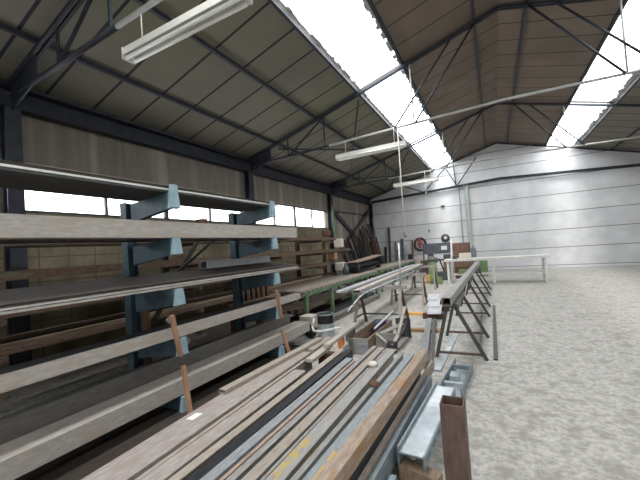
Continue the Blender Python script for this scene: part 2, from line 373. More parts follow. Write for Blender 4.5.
# ------------------------------------------------------------------ blue cantilever rack and its stock
rk = empty('cantilever_rack', (-3.7, 3.3, 0)); tag(rk, 'blue cantilever steel rack with five tiers of arms along the aisle', 'rack')
for y in (2.42, 4.2):
    MB().sweep(hbeam(.11, .12, .014), (-3.765, y, 0), (-3.765, y, 2.3), up=(0,1,0)).build('upright', M['blue'], rk)
    for z in (2.325, 1.835, 1.3, .782, .187):
        zt = z - .003 if z < 2.2 else z + .075
        MB().add([(-3.66,y-.035,max(.034,z-.26)),(-3.66,y+.035,max(.034,z-.26)),(-3.66,y-.035,z-.05),(-3.66,y+.035,z-.05),(-3.0,y-.035,max(.034,z-.17)),(-3.0,y+.035,max(.034,z-.17)),(-3.0,y-.035,z-.004),(-3.0,y+.035,z-.004)], [(0,1,3,2),(4,6,7,5),(0,4,5,1),(2,3,7,6),(0,2,6,4),(1,5,7,3)]).build('arm', M['blue'], rk)
        MB().add([(-3.0,y-.06,max(.034,z-.18)),(-3.0,y+.06,max(.034,z-.18)),(-2.95,y-.06,max(.034,z-.17)),(-2.95,y+.06,max(.034,z-.17)),(-2.985,y-.04,zt),(-2.985,y+.04,zt),(-2.955,y-.04,zt),(-2.955,y+.04,zt)], [(0,2,3,1),(4,5,7,6),(0,1,5,4),(2,6,7,3),(0,4,6,2),(1,3,7,5)]).build('arm_tip', M['blue_lit_tip'], rk)
    MB().box(-4.0, -3.66, y-.06, y+.06, 0, .02).build('foot', M['blue'], rk)
MB().bar((-3.8, 2.45, 1.05), (-3.8, 4.17, 2.1), .015, .035).build('brace', M['dark_steel'], rk)
def stock(name, label, cat, prof, a, b, m, group=None, bevel=0):
    return tag(MB().sweep(prof, a, b).build(name, m, None, bevel), label, cat, group)
ys = .7
# tier 1 (top): thin sheets
stock('steel_sheet', 'dark grey steel sheet lowest on the top tier of the blue rack', 'sheet', [rect(.68,.022)], (-3.38, ys, 2.337), (-3.38, 4.33, 2.337), M['darkgrey'])
stock('steel_sheet', 'white-edged sheet sandwiched between dark ones on the top rack tier', 'sheet', [rect(.66,.018)], (-3.36, ys, 2.358), (-3.36, 4.45, 2.358), M['white_paint'])
stock('steel_sheet', 'dark weathered sheet topmost on the top tier of the blue rack', 'sheet', [rect(.67,.03)], (-3.38, ys, 2.383), (-3.38, 4.3, 2.383), M['rust_plate'])
# tier 2
CH2 = stock('steel_channel', 'tan and grey steel channel along the edge of the second rack tier', 'channel', chan_up(.16,.17,.014), (-3.095, ys, 1.925), (-3.095, 4.93, 1.925), M['pale'])
stock('steel_channel', 'dark channel behind the tan one on the second rack tier', 'channel', chan(.2,.07,.01), (-3.32, ys, 1.875), (-3.32, 4.9, 1.875), M['darkgrey'])
stock('steel_plate', 'long dark plate on the second tier against the rack uprights', 'plate', [rect(.2,.03)], (-3.53, ys, 1.852), (-3.53, 5.3, 1.852), M['rust_plate'])
MB().box(-3.17,-3.02,4.931,4.97,1.85,2.03).build('wooden_plug', M['wood'], CH2)['label'] = 'wooden plug at the end'
tag(MB().box(-3.15,-3.05,2.86,2.95,2.011,2.07).build('wooden_block', M['dark_wood'], None), 'small dark block lying on the second-tier channel', 'block')
# tier 3: pile of wide sheets
for i, (z, t, dx, y1, m, lb) in enumerate(((1.317,.02,0,4.96,'pale','grey steel sheet lowest in the pile on the third rack tier'), (1.343,.02,-.012,4.93,'white_paint','pale edged steel sheet in the middle of the third rack tier pile'),
        (1.367,.02,.004,4.95,'rust_plate','dark brown steel sheet on top of the third rack tier pile'))):
    stock('steel_sheet', lb, 'sheet', [rect(.66,t)] if i < 2 else [[(-.33,-.01),(.33,-.01),(.33,.01),(-.33,.085),(-.33,.065)]], (-3.36+dx, ys, z), (-3.36+dx, y1, z), M[m])
BX0, BX1 = 3.3, 4.75
stock('box_section', 'grey box section lying on the brown sheets of the third rack tier', 'box section', hollow(.12,.1,.008), (-3.54, BX0, 1.505), (-3.54, BX1, 1.505), M['greyblue'])
# tier 4
stock('steel_channel', 'pale grey channel resting at the tips of the fourth rack tier arms', 'channel', chan_up(.09,.1,.009), (-3.055, ys, .84), (-3.055, 4.9, .84), M['pale'])
stock('steel_plate', 'dark plate lying inside the pale channel on the fourth rack tier', 'plate', [rect(.45,.04)], (-3.36, ys, .81), (-3.36, 4.75, .81), M['black'])
# tier 5: heavy sections near the floor
stock('steel_beam', 'heavy grey flat-topped beam lowest on the rack next to the pile', 'beam', hollow(.29,.155,.012), (-3.15, ys, .268), (-3.15, 5.14, .268), M['pale'])
stock('steel_beam', 'dark upright beam behind the heavy grey one on the lowest tier', 'beam', hollow(.1,.31,.01), (-3.37, ys, .346), (-3.37, 5.0, .346), mat('soot_grey_steel', (88,86,83), (108,105,101), .7, .1, 6, stretch=LONG))
# stop stakes at the arm tips
for a, b, lb in (((-2.915,2.27,1.05),(-2.915,2.35,.62),'wooden stop stake before the grey fourth-tier channel, at the first rack upright'),
                 ((-2.9,2.36,.52),(-2.8,2.33,.04),'wooden stop stake before the lowest rack beam, at the first rack upright'),
                 ((-2.9,4.13,.46),(-2.8,4.17,.04),'wooden stop stake before the lowest rack beam, at the second rack upright'),
                 ((-2.915,4.08,1.04),(-2.915,4.17,.62),'pale wooden stop stake before the fourth-tier channel, at the second upright')):
    MB().bar(a, b, .042, .04, up=(0,1,0)).build('stop_stake', M['wood'], rk, .004)['label'] = 'wooden stop stake'
tag(MB().box(-3.62, -2.44, .8, 4.78, 0, .03).build('steel_plate', M['rust_plate']), 'dark rusty steel plate on the floor between rack and steel pile', 'plate')
tag(MB().bar((-4.36,4.05,2.0),(-4.36,2.9,.5),.05,.05).build('steel_rod', M['rust_plate']), 'dark rod leaning behind the blue rack', 'rod')
tag(MB().box(-4.16,-4.04,2.7,2.82,0,.98).build('wooden_post', M['wood']), 'brown wooden post standing behind the first rack upright', 'post')

# ------------------------------------------------------------------ older stock rack along the left wall
wr = empty('wall_rack', (-5.4, 6.5, 0)); tag(wr, 'brown steel stock rack along the wall below the windows', 'rack')
for y in (1.6, 4.35, 7.0, 9.3, 11.2):
    MB().sweep(hbeam(.1, .12, .012), (-5.7, y, 0), (-5.7, y, 2.05), up=(0,1,0)).build('upright', M['brownstock'], wr)
    for z in (.3, .68, 1.08, 1.5, 1.9):
        MB().bar((-5.64, y, z-.03), (-4.75, y, z-.03), .06, .06).build('arm', M['brownstock'], wr)
rr = random.Random(11)
tiers = {.3:'lowest', .68:'second', 1.08:'third', 1.5:'fourth', 1.9:'top'}
for z, nm in tiers.items():
    x = -5.5
    while x < -4.85:
        wd = rr.uniform(.06,.13); h = rr.uniform(.05,.12); kind = rr.choice(['brownstock','greystock','wood_long','rust_plate','brownstock','darkgrey'])
        a, b = rr.uniform(.8,2.0), rr.uniform(8.5,11.8)
        if z == 1.9: b = rr.uniform(9,10.8)
        pr = [rect(wd,h)] if kind in ('wood_long','rust_plate') else rr.choice([hollow(wd,h,.008), chan(wd,h,.008)])
        tag(MB().sweep(pr, (x+wd/2, a, z+h/2+.002), (x+wd/2+rr.uniform(-.02,.02), b, z+h/2+.002)).build('stock_bar', M[kind]), 'long stock bar lying on the %s tier of the brown wall rack' % nm, 'bar', 'long bars on the %s tier of the wall rack' % nm)
        x += wd + rr.uniform(.03,.09)
for i in range(6):      # short brown posts behind the rack, standing on a low timber
    y = 4.55 + .15*i
    tag(MB().bar((-4.0, y, .78), (-4.02, y+.01, .99), .05, .07, up=(0,1,0)).build('wooden_peg', M['dark_wood']), 'short brown peg in the row behind the second rack upright', 'peg', 'row of short brown pegs')
tag(MB().box(-4.12,-3.9,4.33,5.6,.69,.78).build('timber_beam', M['wood_long']), 'brown timber under the row of short pegs behind the rack', 'timber')
for y in (4.4, 5.08): tag(MB().box(-4.1,-3.92,y-.06,y+.06,0,.69).build('timber_prop', M['dark_wood']), 'dark prop under the peg timber behind the rack', 'prop', 'props under the peg timber')
# small lumber and sacks on the wall rack
for i,(y,z,sx,sy,sz,mm,lb) in enumerate(((10.9,1.53,.3,.25,.32,'carton','cream sack on the wall rack end next to the green column'),(10.3,1.11,.3,.3,.26,'wood','tan carton on the third tier of the wall rack'),
        (10.95,.72,.34,.3,.28,'carton','pale bag low on the wall rack end'),(9.9,1.93,.25,.3,.2,'dark_wood','brown box on the top tier of the wall rack'))):
    tag(MB().box(-4.78-sx,-4.78,y-sy/2,y+sy/2,z+.1,z+.1+sz).build('sack' if 'sack' in lb or 'bag' in lb else 'carton', M[mm], None, .04), lb, 'sack' if 'sack' in lb or 'bag' in lb else 'box')

# ------------------------------------------------------------------ green roller conveyors
def conveyor(x0, x1, y0, y1, z, legs_a, legs_b, label):
    t = empty('roller_conveyor', ((x0+x1)/2, (y0+y1)/2, 0)); tag(t, label, 'conveyor')
    for x, s in ((x0, 1), (x1, -1)):
        MB().sweep([[(0,-.03),(s*.035,-.03),(s*.035,-.022),(s*.008,-.022),(s*.008,.022),(s*.035,.022),(s*.035,.03),(0,.03)]], (x, y0, z-.085), (x, y1, z-.085)).build('side_rail', M['green'], t)
    y = y0 + .08
    while y < y1:
        MB().tube((x0-.02, y, z-.025), (x1+.02, y, z-.025), .034, 10).build('roller', M['tan'], t); y += .2
    for x, L in ((x0+.03, legs_a), (x1-.03, legs_b)):
        for y in L: MB().box(x-.03, x+.03, y-.04, y+.04, 0, z-.115).build('leg', M['green'], t)
    for y in legs_b: MB().box(x0+.04, x1-.04, y-.025, y+.025, .3, .35).build('cross_bar', M['green'], t)
    return t
conveyor(-4.3, -3.46, 5.75, 10.6, .8, (5.9, 6.75, 7.75, 9.2, 10.4), (5.9, 7.1, 8.4, 9.6, 10.4), 'green roller conveyor with tan rollers next to the blue rack end')
conveyor(-4.3, -3.52, 11.0, 16.8, .8, (11.2, 13, 15, 16.6), (11.2, 13, 15, 16.6), 'green roller conveyor continuing toward the back wall')
for i in range(6):
    x = -4.12 + .1*i; z = .392
    tag(MB().sweep(hollow(.08,.08,.008), (x, 5.2+.1*i, z), (x+.02, 10.9-.3*i, z)).build('steel_tube', M['brownstock' if i % 2 else 'darkgrey']), 'long tube lying on the low crossbars under the roller conveyor', 'tube', 'tubes under the green conveyor')
for i, (x, w, mm) in enumerate(((-3.66,.2,'darkgrey'), (-3.3,.16,'greystock'), (-3.9,.18,'rust_plate'), (-4.15,.16,'brownstock'))):
    tag(MB().sweep(chan(w,.12,.012), (x, 5.6-.1*i, .06), (x, 10.4-.5*i, .06)).build('steel_channel', M[mm]), ['dark channel on the floor under the conveyor', 'grey channel on the floor along the aisle side of the conveyor', 'dark rusty channel on the floor below the conveyor tubes', 'brown channel on the floor at the far side of the conveyor'][i], 'channel')
# linishing belt lying over the conveyors
tr = empty('grinding_belt', (-3.9, 10.8, .8))
ca, cb2, rd = Vector((0,9.6,.975)), Vector((0,12.1,1.09)), .15
dd = (cb2-ca).normalized(); uu = Vector((0,-dd.z,dd.y)); prof = []
for k in range(13): t = PI/2 + PI*k/12; prof.append(ca + (dd*math.cos(t) + uu*math.sin(t))*rd)
for k in range(13): t = -PI/2 + PI*k/12; prof.append(cb2 + (dd*math.cos(t) + uu*math.sin(t))*rd)
inner = [p + (min((ca, cb2), key=lambda c: (c-p).length) - p)*.12 for p in prof]; n = len(prof)
vs = [Vector((x, p.y, p.z)) for x in (-4.08, -3.72) for L in (prof, inner) for p in L]
fs = []
for a in range(n):
    b = (a+1) % n
    fs += [(a, b, 2*n+b, 2*n+a), (n+b, n+a, 3*n+a, 3*n+b), (b, a, n+a, n+b), (2*n+a, 2*n+b, 3*n+b, 3*n+a)]
MB().add(vs, fs).build('belt', M['rubber'], tr)
for c in (ca, cb2): MB().lathe((-4.07, c.y, c.z), [(0,0),(.129,0),(.129,.34),(0,.34)], 20, 'X').build('drum', M['black'], tr)
MB().bar((-3.9, 9.5, ca.z+rd+.014), (-3.9, 12.1, cb2.z+rd+.016), .38, .022).build('abrasive_strip', M['pinkrust'], tr)
MB().box(-4.0,-3.8,9.75,11.9,.98,1.06).build('bed', M['black'], tr)
for y, h in ((9.62,.81),(12.0,.92)): MB().box(-3.98,-3.82,y-.06,y+.06,.81,h+.02).build('foot', M['black'], tr)
tag(tr, 'black belt grinder loop with brown top strip lying on the roller conveyors', 'belt')
tag(MB().lathe((-3.95, 9.1, .815), [(.0,0),(.09,0),(.09,.2),(.05,.24),(.05,.34),(0,.34)], 14).build('hand_pump', M['cab_blue']), 'small blue-grey pump on the conveyor before the dark trough', 'pump')

# ------------------------------------------------------------------ steel bars leaning in the far corner
rr = random.Random(5)
for i in range(22):
    y = 13.6 + 4.55*i/21; h = 1.65 + .055*i + rr.uniform(-.15,.25); lean = rr.uniform(.35,.6)
    wd = rr.choice([.05,.06,.07,.09]); kind = rr.choice(['black','rust_plate','darkgrey','darkgrey','black','brownstock'])
    a = (-6.2+lean, y + .16, 0.0); b = (-6.17, y, h)
    tag(MB().bar(a, b, wd, wd*.7, up=(0,1,0)).build('leaning_bar', M[kind]), 'dark steel bar leaning against the braced wall bay in the far corner', 'bar', 'bars leaning in the far corner')
for i in range(11):
    y = 13.75 + .42*i; h = 1.3 + .07*i + rr.uniform(0,.25); wd = rr.choice([.06,.09,.12]); kind = rr.choice(['rust_plate','darkgrey','black','dark_wood','brownstock'])
    tag(MB().bar((-5.42, y - .1 + .06*(i % 3), 0.0), (-5.42 - .2*h, y, h), wd, wd*.6, up=(0,1,0)).build('leaning_bar', M[kind]), 'dark bar in the outer row leaning at the braced wall bay', 'bar', 'outer row of bars leaning in the far corner')
tag(MB().bar((-5.75, 18.55, 0), (-6.18, 18.62, 3.2), .05, .05, up=(0,1,0)).build('leaning_bar', M['pale']), 'pale bar leaning at the corner column, lightest of the leaning bars', 'bar')

# ------------------------------------------------------------------ trestle table with stock bars
def trestle(y, xa, xb, z, label, spl=.24, mm='pinkgrey', group=None):
    t = empty('steel_trestle', ((xa+xb)/2, y, 0)); tag(t, label, 'trestle', group)
    MB().bar((xa-.12, y, z-.035), (xb+.12, y, z-.035), .07, .07).build('top_bar', M[mm], t)
    for x, dx in ((xa, -.03), (xb, .03)):
        for s in (-1, 1):
            MB().bar((x, y+.02*s, z-.07), (x+dx, y+spl*s, 0), .05, .05).build('leg', M[mm if s < 0 else 'rust_dark'], t)
        MB().bar((x+dx*.7, y-spl*.72, .2), (x+dx*.7, y+spl*.72, .2), .03, .03).build('spreader', M['darkgrey'], t)
    MB().bar((xa, y+.1, .22), (xb, y+.1, .22), .03, .03).build('stretcher', M['darkgrey'], t)
    return t
trestle(6.45, -2.53, -1.68, .8, 'grey steel trestle under the near end of the stock bars', .36)
trestle(9.05, -2.53, -1.76, .8, 'grey steel trestle supporting the middle of the stock bars', .26)
trestle(11.9, -2.6, -1.9, .8, 'grey steel trestle under the far end of the stock bars', .26)
stock('flat_bar', 'light blue-grey flat bar, outermost on the trestle table', 'bar', [rect(.11,.035)], (-2.56, 5.5, .8175), (-2.68, 12.3, .8175), M['bright'])
stock('flat_bar', 'grey flat bar second from the conveyor on the trestle table', 'bar', [rect(.08,.04)], (-2.43, 5.42, .82), (-2.565, 12.25, .82), M['greyblue'])
stock('steel_tube', 'dark thin tube between flat bars on the trestle table', 'tube', hollow(.05,.04,.006), (-2.31, 5.9, .82), (-2.47, 12.2, .82), M['rust_dark'])
stock('box_section', 'tan box section widest of the bars on the trestle table', 'box section', hollow(.14,.06,.006), (-2.18, 5.4, .83), (-2.36, 12.1, .83), M['pale'])
b = empty('bent_pipe', (-1.95, 7.2, .8)); tag(b, 'pale pipe with drooping bent end on the aisle side of the trestle table', 'pipe')
MB().path([(-2.18,4.95,.57),(-2.12,5.05,.66),(-2.07,5.2,.75),(-2.04,5.4,.805),(-2.02,5.7,.817),(-2.05,9.6,.817)], .015, 10).build('pipe', M['galv'], b)

tag(MB().box(-1.78,-1.7,6.4,6.5,.8,.86).build('steel_offcut', M['bright'], None, .01), 'small bright offcut on the trestle end beside the tan section', 'offcut')
# ------------------------------------------------------------------ steel beam on black trestles, aisle side
def atrestle(y, label):
    t = empty('black_trestle', (-.56, y+.55, 0)); tag(t, label, 'trestle')
    for dy in (0, 1.12):
        for xa, xb in ((-.64, -.83), (-.55, -.2)):
            MB().bar((xa, y+dy, .72), (xb, y+dy, 0), .045, .045).build('leg', M['darkgrey'], t)
        MB().bar((-.815, y+dy, .07), (-.235, y+dy, .07), .025, .03).build('stretcher', M['rust_dark'], t)
    MB().box(-.68, -.5, y-.04, y+1.16, .69, .74).build('top_bar', M['darkgrey'], t)
atrestle(4.87, 'dark A-frame trestle under the open near end of the grey beam')
atrestle(7.6, 'dark A-frame trestle under the middle of the grey beam')
atrestle(10.4, 'dark A-frame trestle under the far end of the grey beam')
stock('box_beam', 'long grey steel box beam lying on dark A-frame trestles', 'beam', hollow(.115,.11,.01), (-.622, 4.68, .796), (-.54, 12.3, .796), M['grey'])

# ------------------------------------------------------------------ the steel pile on the floor
for k, y in enumerate((1.25, 2.5, 3.3)):
    tag(MB().box(-2.42, -.8, y-.05, y+.05, 0, .12).build('timber_bearer', M['dark_wood']), ['dark timber bearer under the steel pile, at its near end', 'dark timber bearer under the middle of the steel pile', 'dark timber bearer under the far ends of the steel pile'][k], 'bearer')
# (name, label, category, profile, x near, y near, x far, y far, width, top, height, material)
PILE = [
 ('steel_channel','wide grey channel with paper label, along the rack side of the steel pile','channel','chan',-2.125,.75,-2.258,3.62,.275,.34,.21,'pinkgrey'),
 ('box_section','thin tan tube lying on the edge of the labelled wide channel','box section','tube',-2.315,2.29,-2.245,4.1,.085,.383,.042,'tan'),
 ('flat_bar','narrow tan strip between the two widest plates of the pile','bar','hb',-1.955,.75,-2.082,3.4,.034,.32,.19,'tan'),
 ('steel_beam','wide pinkish grey beam with square-cut end in the pile','beam','hb',-1.825,.7,-1.915,3.02,.135,.35,.22,'pinkgrey'),
 ('steel_beam','pale tan section beside the wide pinkish beam, its end near the crate','beam','hb',-1.716,.7,-1.787,3.82,.07,.345,.215,'tan'),
 ('box_section','black section, darkest bar of the steel pile','box section','chan',-1.632,.7,-1.712,3.88,.072,.325,.2,'black'),
 ('steel_channel','blue-grey ridged channel beside the black section','channel','rib',-1.547,.7,-1.572,3.55,.08,.34,.21,'greyblue'),
 ('flat_bar','thin pinkish rust bar beside the blue-grey ridged channel','bar','rect',-1.472,.7,-1.498,3.5,.026,.335,.2,'pinkrust'),
 ('steel_beam','narrow pale grey beam whose end points at the wooden crate','beam','hb',-1.41,.75,-1.425,4.02,.05,.35,.22,'grey'),
 ('steel_beam','tan rust-tinted beam in the middle of the pile','beam','hb',-1.328,.75,-1.345,4.02,.082,.335,.205,'tan'),
 ('steel_rod','thin dark rod lying in the groove beside the tan bar','rod','rod',-1.272,.8,-1.28,3.1,.01,.33,.014,'darkgrey'),
 ('flat_bar','thin grey strip beside the stone in the middle of the pile','bar','rect',-1.25,.8,-1.262,4.0,.022,.34,.21,'grey'),
 ('steel_beam','wide grey beam with a yellow paint splash, mid pile','beam','hb',-1.172,.8,-1.188,3.96,.1,.35,.22,'yg'),
 ('flat_bar','narrow grey strip before the rag in the pile','bar','hb',-1.096,.8,-1.048,3.9,.042,.34,.21,'grey'),
 ('steel_beam','blue-grey beam with yellow edge beside the brown beam','beam','hb',-1.015,.8,-.935,3.85,.074,.35,.22,'yb'),
 ('box_beam','thick rust-brown square beam, tallest of the pile','beam','tube',-.895,.85,-.778,3.8,.092,.42,.105,'rusttop'),
 ('box_section','dark section underneath the thick brown beam','box section','tube',-.925,.85,-.838,3.7,.05,.31,.18,'darkgrey'),
 ('steel_angle','dark grey angle along the aisle side of the brown beam','angle','angle',-.878,.9,-.79,3.65,.04,.27,.15,'darkgrey'),
 ('flat_bar','tan flat section next to the dark angle','bar','rect',-.830,.9,-.739,4.0,.03,.24,.118,'tan'),
 ('flat_bar','weathered galvanised section second from the slotted galvanised channel','bar','rect',-.785,.9,-.70,3.6,.034,.22,.138,'galv_dark'),
 ('flat_bar','short galvanised flat strip lying against the galvanised channel','bar','rect',-.722,.95,-.69,2.12,.045,.12,.12,'galv_dark'),
]
LQ = [(-2.259,1.835),(-2.195,1.842),(-2.2,1.952),(-2.262,1.94)]
for nm, lb, ct, pf, xa, ya, xb, yb, wd, zt, ht, mm in PILE:
    zc = zt - ht/2
    prof = {'chan':lambda: chan(wd,ht,.012), 'chan_up':lambda: chan_up(wd,ht,.014), 'tube':lambda: hollow(wd,ht,min(.008, ht*.2)), 'rib':lambda: [[(-wd/2,-ht/2),(wd/2,-ht/2),(wd/2,ht/2),(wd*.28,ht/2),(wd*.24,ht/2-.005),(wd*.14,ht/2-.005),(wd*.1,ht/2),(-wd*.16,ht/2),(-wd*.2,ht/2-.005),(-wd*.3,ht/2-.005),(-wd*.34,ht/2),(-wd/2,ht/2)]], 'rect':lambda: [rect(wd,ht)], 'angle':lambda: angle(wd,ht,.01),
            'hb':lambda: hbeam(wd,ht,min(.018,wd*.2)), 'rod':lambda: [[(wd/2*math.cos(t), wd/2*math.sin(t)) for t in [2*PI*i/8 for i in range(8)]]]}[pf]()
    o = tag(MB().sweep(prof, (xa, ya, zc), (xb, yb, zc)).build(nm, M[mm], None, .003 if pf != 'rod' else 0), lb, ct)
    if 'paper label' in lb:
        lab = MB().add([(x,y,.3405) for x,y in LQ] + [(x,y,.3425) for x,y in LQ], [(0,1,2,3),(4,5,6,7),(0,1,5,4),(1,2,6,5),(2,3,7,6),(3,0,4,7)])
        lab.build('paper_label', M['paper'], o)['label'] = 'white paper label'
    if 'tallest' in lb: BROWN = o
# shorter offcuts where the wide bars end
for xa, ya, xb, yb, wd, zt, ht, mm, lb in (
   (-2.0,3.36,-2.04,3.95,.1,.345,.04,'pale','short pale offcut at the end of the labelled channel'),
   (-1.99,3.78,-2.06,5.0,.085,.395,.04,'pale','pale board reaching past the crate toward the grey drum'),
   (-2.17,3.7,-2.2,4.3,.09,.345,.144,'tan','short tan board between the thin tan tube and the labelled channel'),
   (-1.9,3.1,-1.95,3.95,.05,.18,.06,'rust_plate','dark rusty strip in the gap past the wide pinkish beam'),
   (-1.83,3.1,-1.9,4.25,.035,.29,.08,'grey','thin grey strip in the gap past the wide pinkish beam')):
    tag(MB().bar((xa,ya,zt-ht/2),(xb,yb,zt-ht/2),wd,ht).build('steel_offcut', M[mm], None, .003), lb, 'offcut')
tag(MB().box(-2.25,-1.84,4.02,4.12,0,.2).build('timber_bearer', M['dark_wood']), 'dark timber prop under the offcuts next to the crate', 'bearer')
tag(MB().lathe((-1.225,3.34,.351), [(0,0),(.045,.002),(.055,.02),(.04,.04),(0,.045)], 9).build('stone', M['carton']), 'pale round stone lying on the middle of the steel pile', 'stone')
tag(MB().add([(-1.12,2.86,.352),(-1.03,2.83,.352),(-1.0,2.92,.352),(-1.1,2.97,.352),(-1.1,2.87,.375),(-1.04,2.85,.38),(-1.02,2.91,.37),(-1.08,2.94,.382)], [(0,1,2,3),(4,5,6,7),(0,1,5,4),(1,2,6,5),(2,3,7,6),(3,0,4,7)]).build('rag', M['dark_wood'], None, .006), 'brown crumpled rag on the narrow strips of the pile', 'rag')

# galvanised channel and bracket
GA, GB = Vector((-.6,2.235,.06)), Vector((-.525,3.4,.06))
gc = empty('galvanised_channel', (-.57, 2.75, 0)); tag(gc, 'galvanised inverted channel with slotted side lying beside the pile', 'channel')
MB().bar(GA+Vector((0,0,.134)),GB+Vector((0,0,.134)),.17,.012).build('web', M['galv'], gc)
for s, nm in ((-.085, 'flange'), (.085, 'slotted_flange')):
    m = MB()
    a = GA+Vector((0,0,.1)); b2 = GB+Vector((0,0,.1)); r = Vector((1.165,-.075,0)).normalized()
    if nm == 'flange': m.bar(a + r*(s-.002) + Vector((0,0,.012)), b2 + r*(s-.002) + Vector((0,0,.012)), .012, .12)
    else:
        m.bar(a + r*s + Vector((0,0,.026)), b2 + r*s + Vector((0,0,.026)), .012, .036); m.bar(a + r*s - Vector((0,0,.032)), b2 + r*s - Vector((0,0,.032)), .012, .03)
        for i in range(8):
            t = i/7; c = (a + r*s).lerp(b2 + r*s, t*.96+.02) - Vector((0,0,.0045)); d = (b2-a).normalized()*.03; m.bar(c-d, c+d, .012, .025)
    m.build(nm, M['galv_dark'], gc)  # flanges darker than the web: shade on the sides put into their colour
gb = empty('galvanised_bracket', (-.48, 4.05, 0)); tag(gb, 'galvanised open bracket with cross plates lying beyond the slotted channel', 'bracket')
def gp(u, v): return Vector((-.53 + .07*v/.9*1 + u, 3.62 + v, 0))
for u, nm in ((-.1,'rail'), (.12,'rail')):
    MB().bar(gp(u,0)+Vector((0,0,.05)), gp(u,.95 if u < 0 else .8)+Vector((0,0,.05)), .014, .1).build(nm, M['galv_dark'], gb)
MB().bar(gp(.01,.02)+Vector((0,0,.012)), gp(.01,.8)+Vector((0,0,.012)), .21, .012).build('web', M['galv'], gb)
MB().bar(gp(-.09,.72)+Vector((0,0,.07)), gp(.11,.72)+Vector((0,0,.07)), .03, .05).build('cross_plate', M['galv_dark'], gb)
MB().bar(gp(-.09,.22)+Vector((0,0,.06)), gp(.11,.22)+Vector((0,0,.06)), .05, .03).build('cross_plate', M['galv'], gb)
MB().box(-.56,-.47,3.98,4.14,.02,.085).build('hook_block', M['galv'], gb)
# upright rusty tube
pt = empty('hollow_post', (-.245,1.79,0)); tag(pt, 'upright dark rust-brown hollow square post closest to the viewer', 'post')
MB().sweep(hollow(.112,.108,.008), (-.247,1.785,.01), (-.247,1.785,.8), up=(0,1,0)).build('tube', M['rust_dark'], pt, .004)
MB().box(-.34,-.15,1.69,1.88,0,.01).build('base_plate', M['rust_dark'], pt)
tag(MB().bar((-.685,2.3,.056),(-.42,2.22,.056),.1,.106).build('wooden_block', M['wood_long'], None, .006), 'wooden block under the open end of the galvanised channel', 'block')
tag(MB().bar((-.63,3.3,.056),(-.42,3.27,.056),.08,.106).build('wooden_block', M['dark_wood'], None, .006), 'dark wooden block under the far end of the galvanised channel', 'block')

pl = tag(MB().tube((-1.67,6.45,.801),(-1.645,6.45,1.62),.016,10).build('steel_pole', M['bright']), 'thin pale pole standing on the near trestle end beside the stock bars', 'pole')
tag(MB().bar((-3.62,2.75,.9),(-3.56,3.0,.53),.03,.07,up=(0,1,0)).build('steel_strip', M['galv']), 'short pale strip leaning among the lower rack tiers', 'strip')

# ------------------------------------------------------------------ things on the floor past the pile
ct = empty('wooden_crate', (-1.92, 5.3, 0)); tag(ct, 'long weathered open wooden crate behind the steel pile', 'crate')
x0, x1, y0, y1, h = -2.08, -1.76, 4.66, 6.0, .24
MB().box(x0,x1,y0,y0+.025,0,h).build('end_board', M['crate'], ct); MB().box(x0,x1,y1-.025,y1,0,h).build('end_board', M['crate'], ct)
for x in (x0, x1-.02):
    for z in (0, .125): MB().box(x,x+.02,y0+.026,y1-.026,z,z+.11).build('side_board', M['wood_long'], ct)
MB().box(x0+.02,x1-.02,y0+.026,y1-.026,0,.02).build('bottom', M['dark_wood'], ct)
tag(MB().box(-1.98,-1.83,5.6,5.9,.021,.27).build('tool_bag', M['cloth_blue'], None, .03), 'dark blue cloth tool bag at the end of the wooden crate', 'bag')
tag(MB().tube((-1.87,5.3,.23),(-1.72,5.95,.4),.018,10).build('steel_rod', M['bright']), 'short bright rod lying across the blue tool bag', 'rod')

jb = empty('welded_bracket', (-1.55, 5.3, 0)); tag(jb, 'grey welded steel jack with upright plates and a lever, beside the crate', 'jack')
MB().box(-1.75,-1.43,5.0,5.02,0,.25).build('plate', M['grey'], jb)
MB().box(-1.62,-1.37,5.72,5.74,0,.33).build('plate', M['darkgrey'], jb)
MB().box(-1.74,-1.4,5.03,5.71,0,.02).build('base_plate', M['grey'], jb)
MB().bar((-1.66,5.03,.24),(-1.5,5.7,.24),.1,.015).build('top_plate', M['grey'], jb)
MB().tube((-1.72,4.97,.24),(-1.5,4.86,.12),.02).build('strut', M['pale'], jb)
MB().tube((-1.42,4.86,.1),(-1.42,5.72,.28),.022).build('strut', M['darkgrey'], jb)
MB().path([(-1.44,4.82,.12),(-1.40,5.0,.22),(-1.42,5.45,.42),(-1.46,5.8,.5)], .026, 10).build('lever', M['pale'], jb)
MB().lathe((-1.52,4.88,.09), [(0,0),(.085,0),(.085,.12),(.03,.12),(0,.12)], 16, 'X').build('roller', M['rubber'], jb)

pot = empty('steel_drum', (-2.83,5.42,0)); tag(pot, 'small grey drum with dark open top and white bail, at the rack end', 'drum')
MB().lathe((-2.83,5.42,0), [(0,0),(.145,0),(.15,.02),(.15,.27)], 28).build('body', M['galv'], pot)
MB().lathe((-2.83,5.42,.27), [(.146,0),(.143,.13),(.155,.15),(.155,.165),(.135,.165),(.13,.05),(0,.05)], 28).build('rim', M['rubber'], pot)
MB().lathe((-2.83,5.42,.42), [(.14,.0),(.162,.0),(.165,.018),(.145,.022),(.14,0)], 28).build('rim_ring', M['galv_dark'], pot)
MB().path([(-3.0,5.32,.36),(-3.01,5.24,.24),(-2.95,5.18,.17),(-2.8,5.2,.17),(-2.62,5.25,.2),(-2.5,5.35,.22)], .022, 8).build('bail', M['white_paint'], pot)
tag(MB().lathe((-3.11,5.34,.12), [(0,-.04),(.1,-.04),(.12,-.02),(.12,.02),(.1,.04),(0,.04)], 20, 'Y').build('rubber_wheel', M['rubber']), 'dark round wheel standing between rack beam end and drum', 'wheel')
bx = empty('white_box', (-3.27,5.62,0)); tag(bx, 'white box with open flap behind the lowest rack beam', 'box')
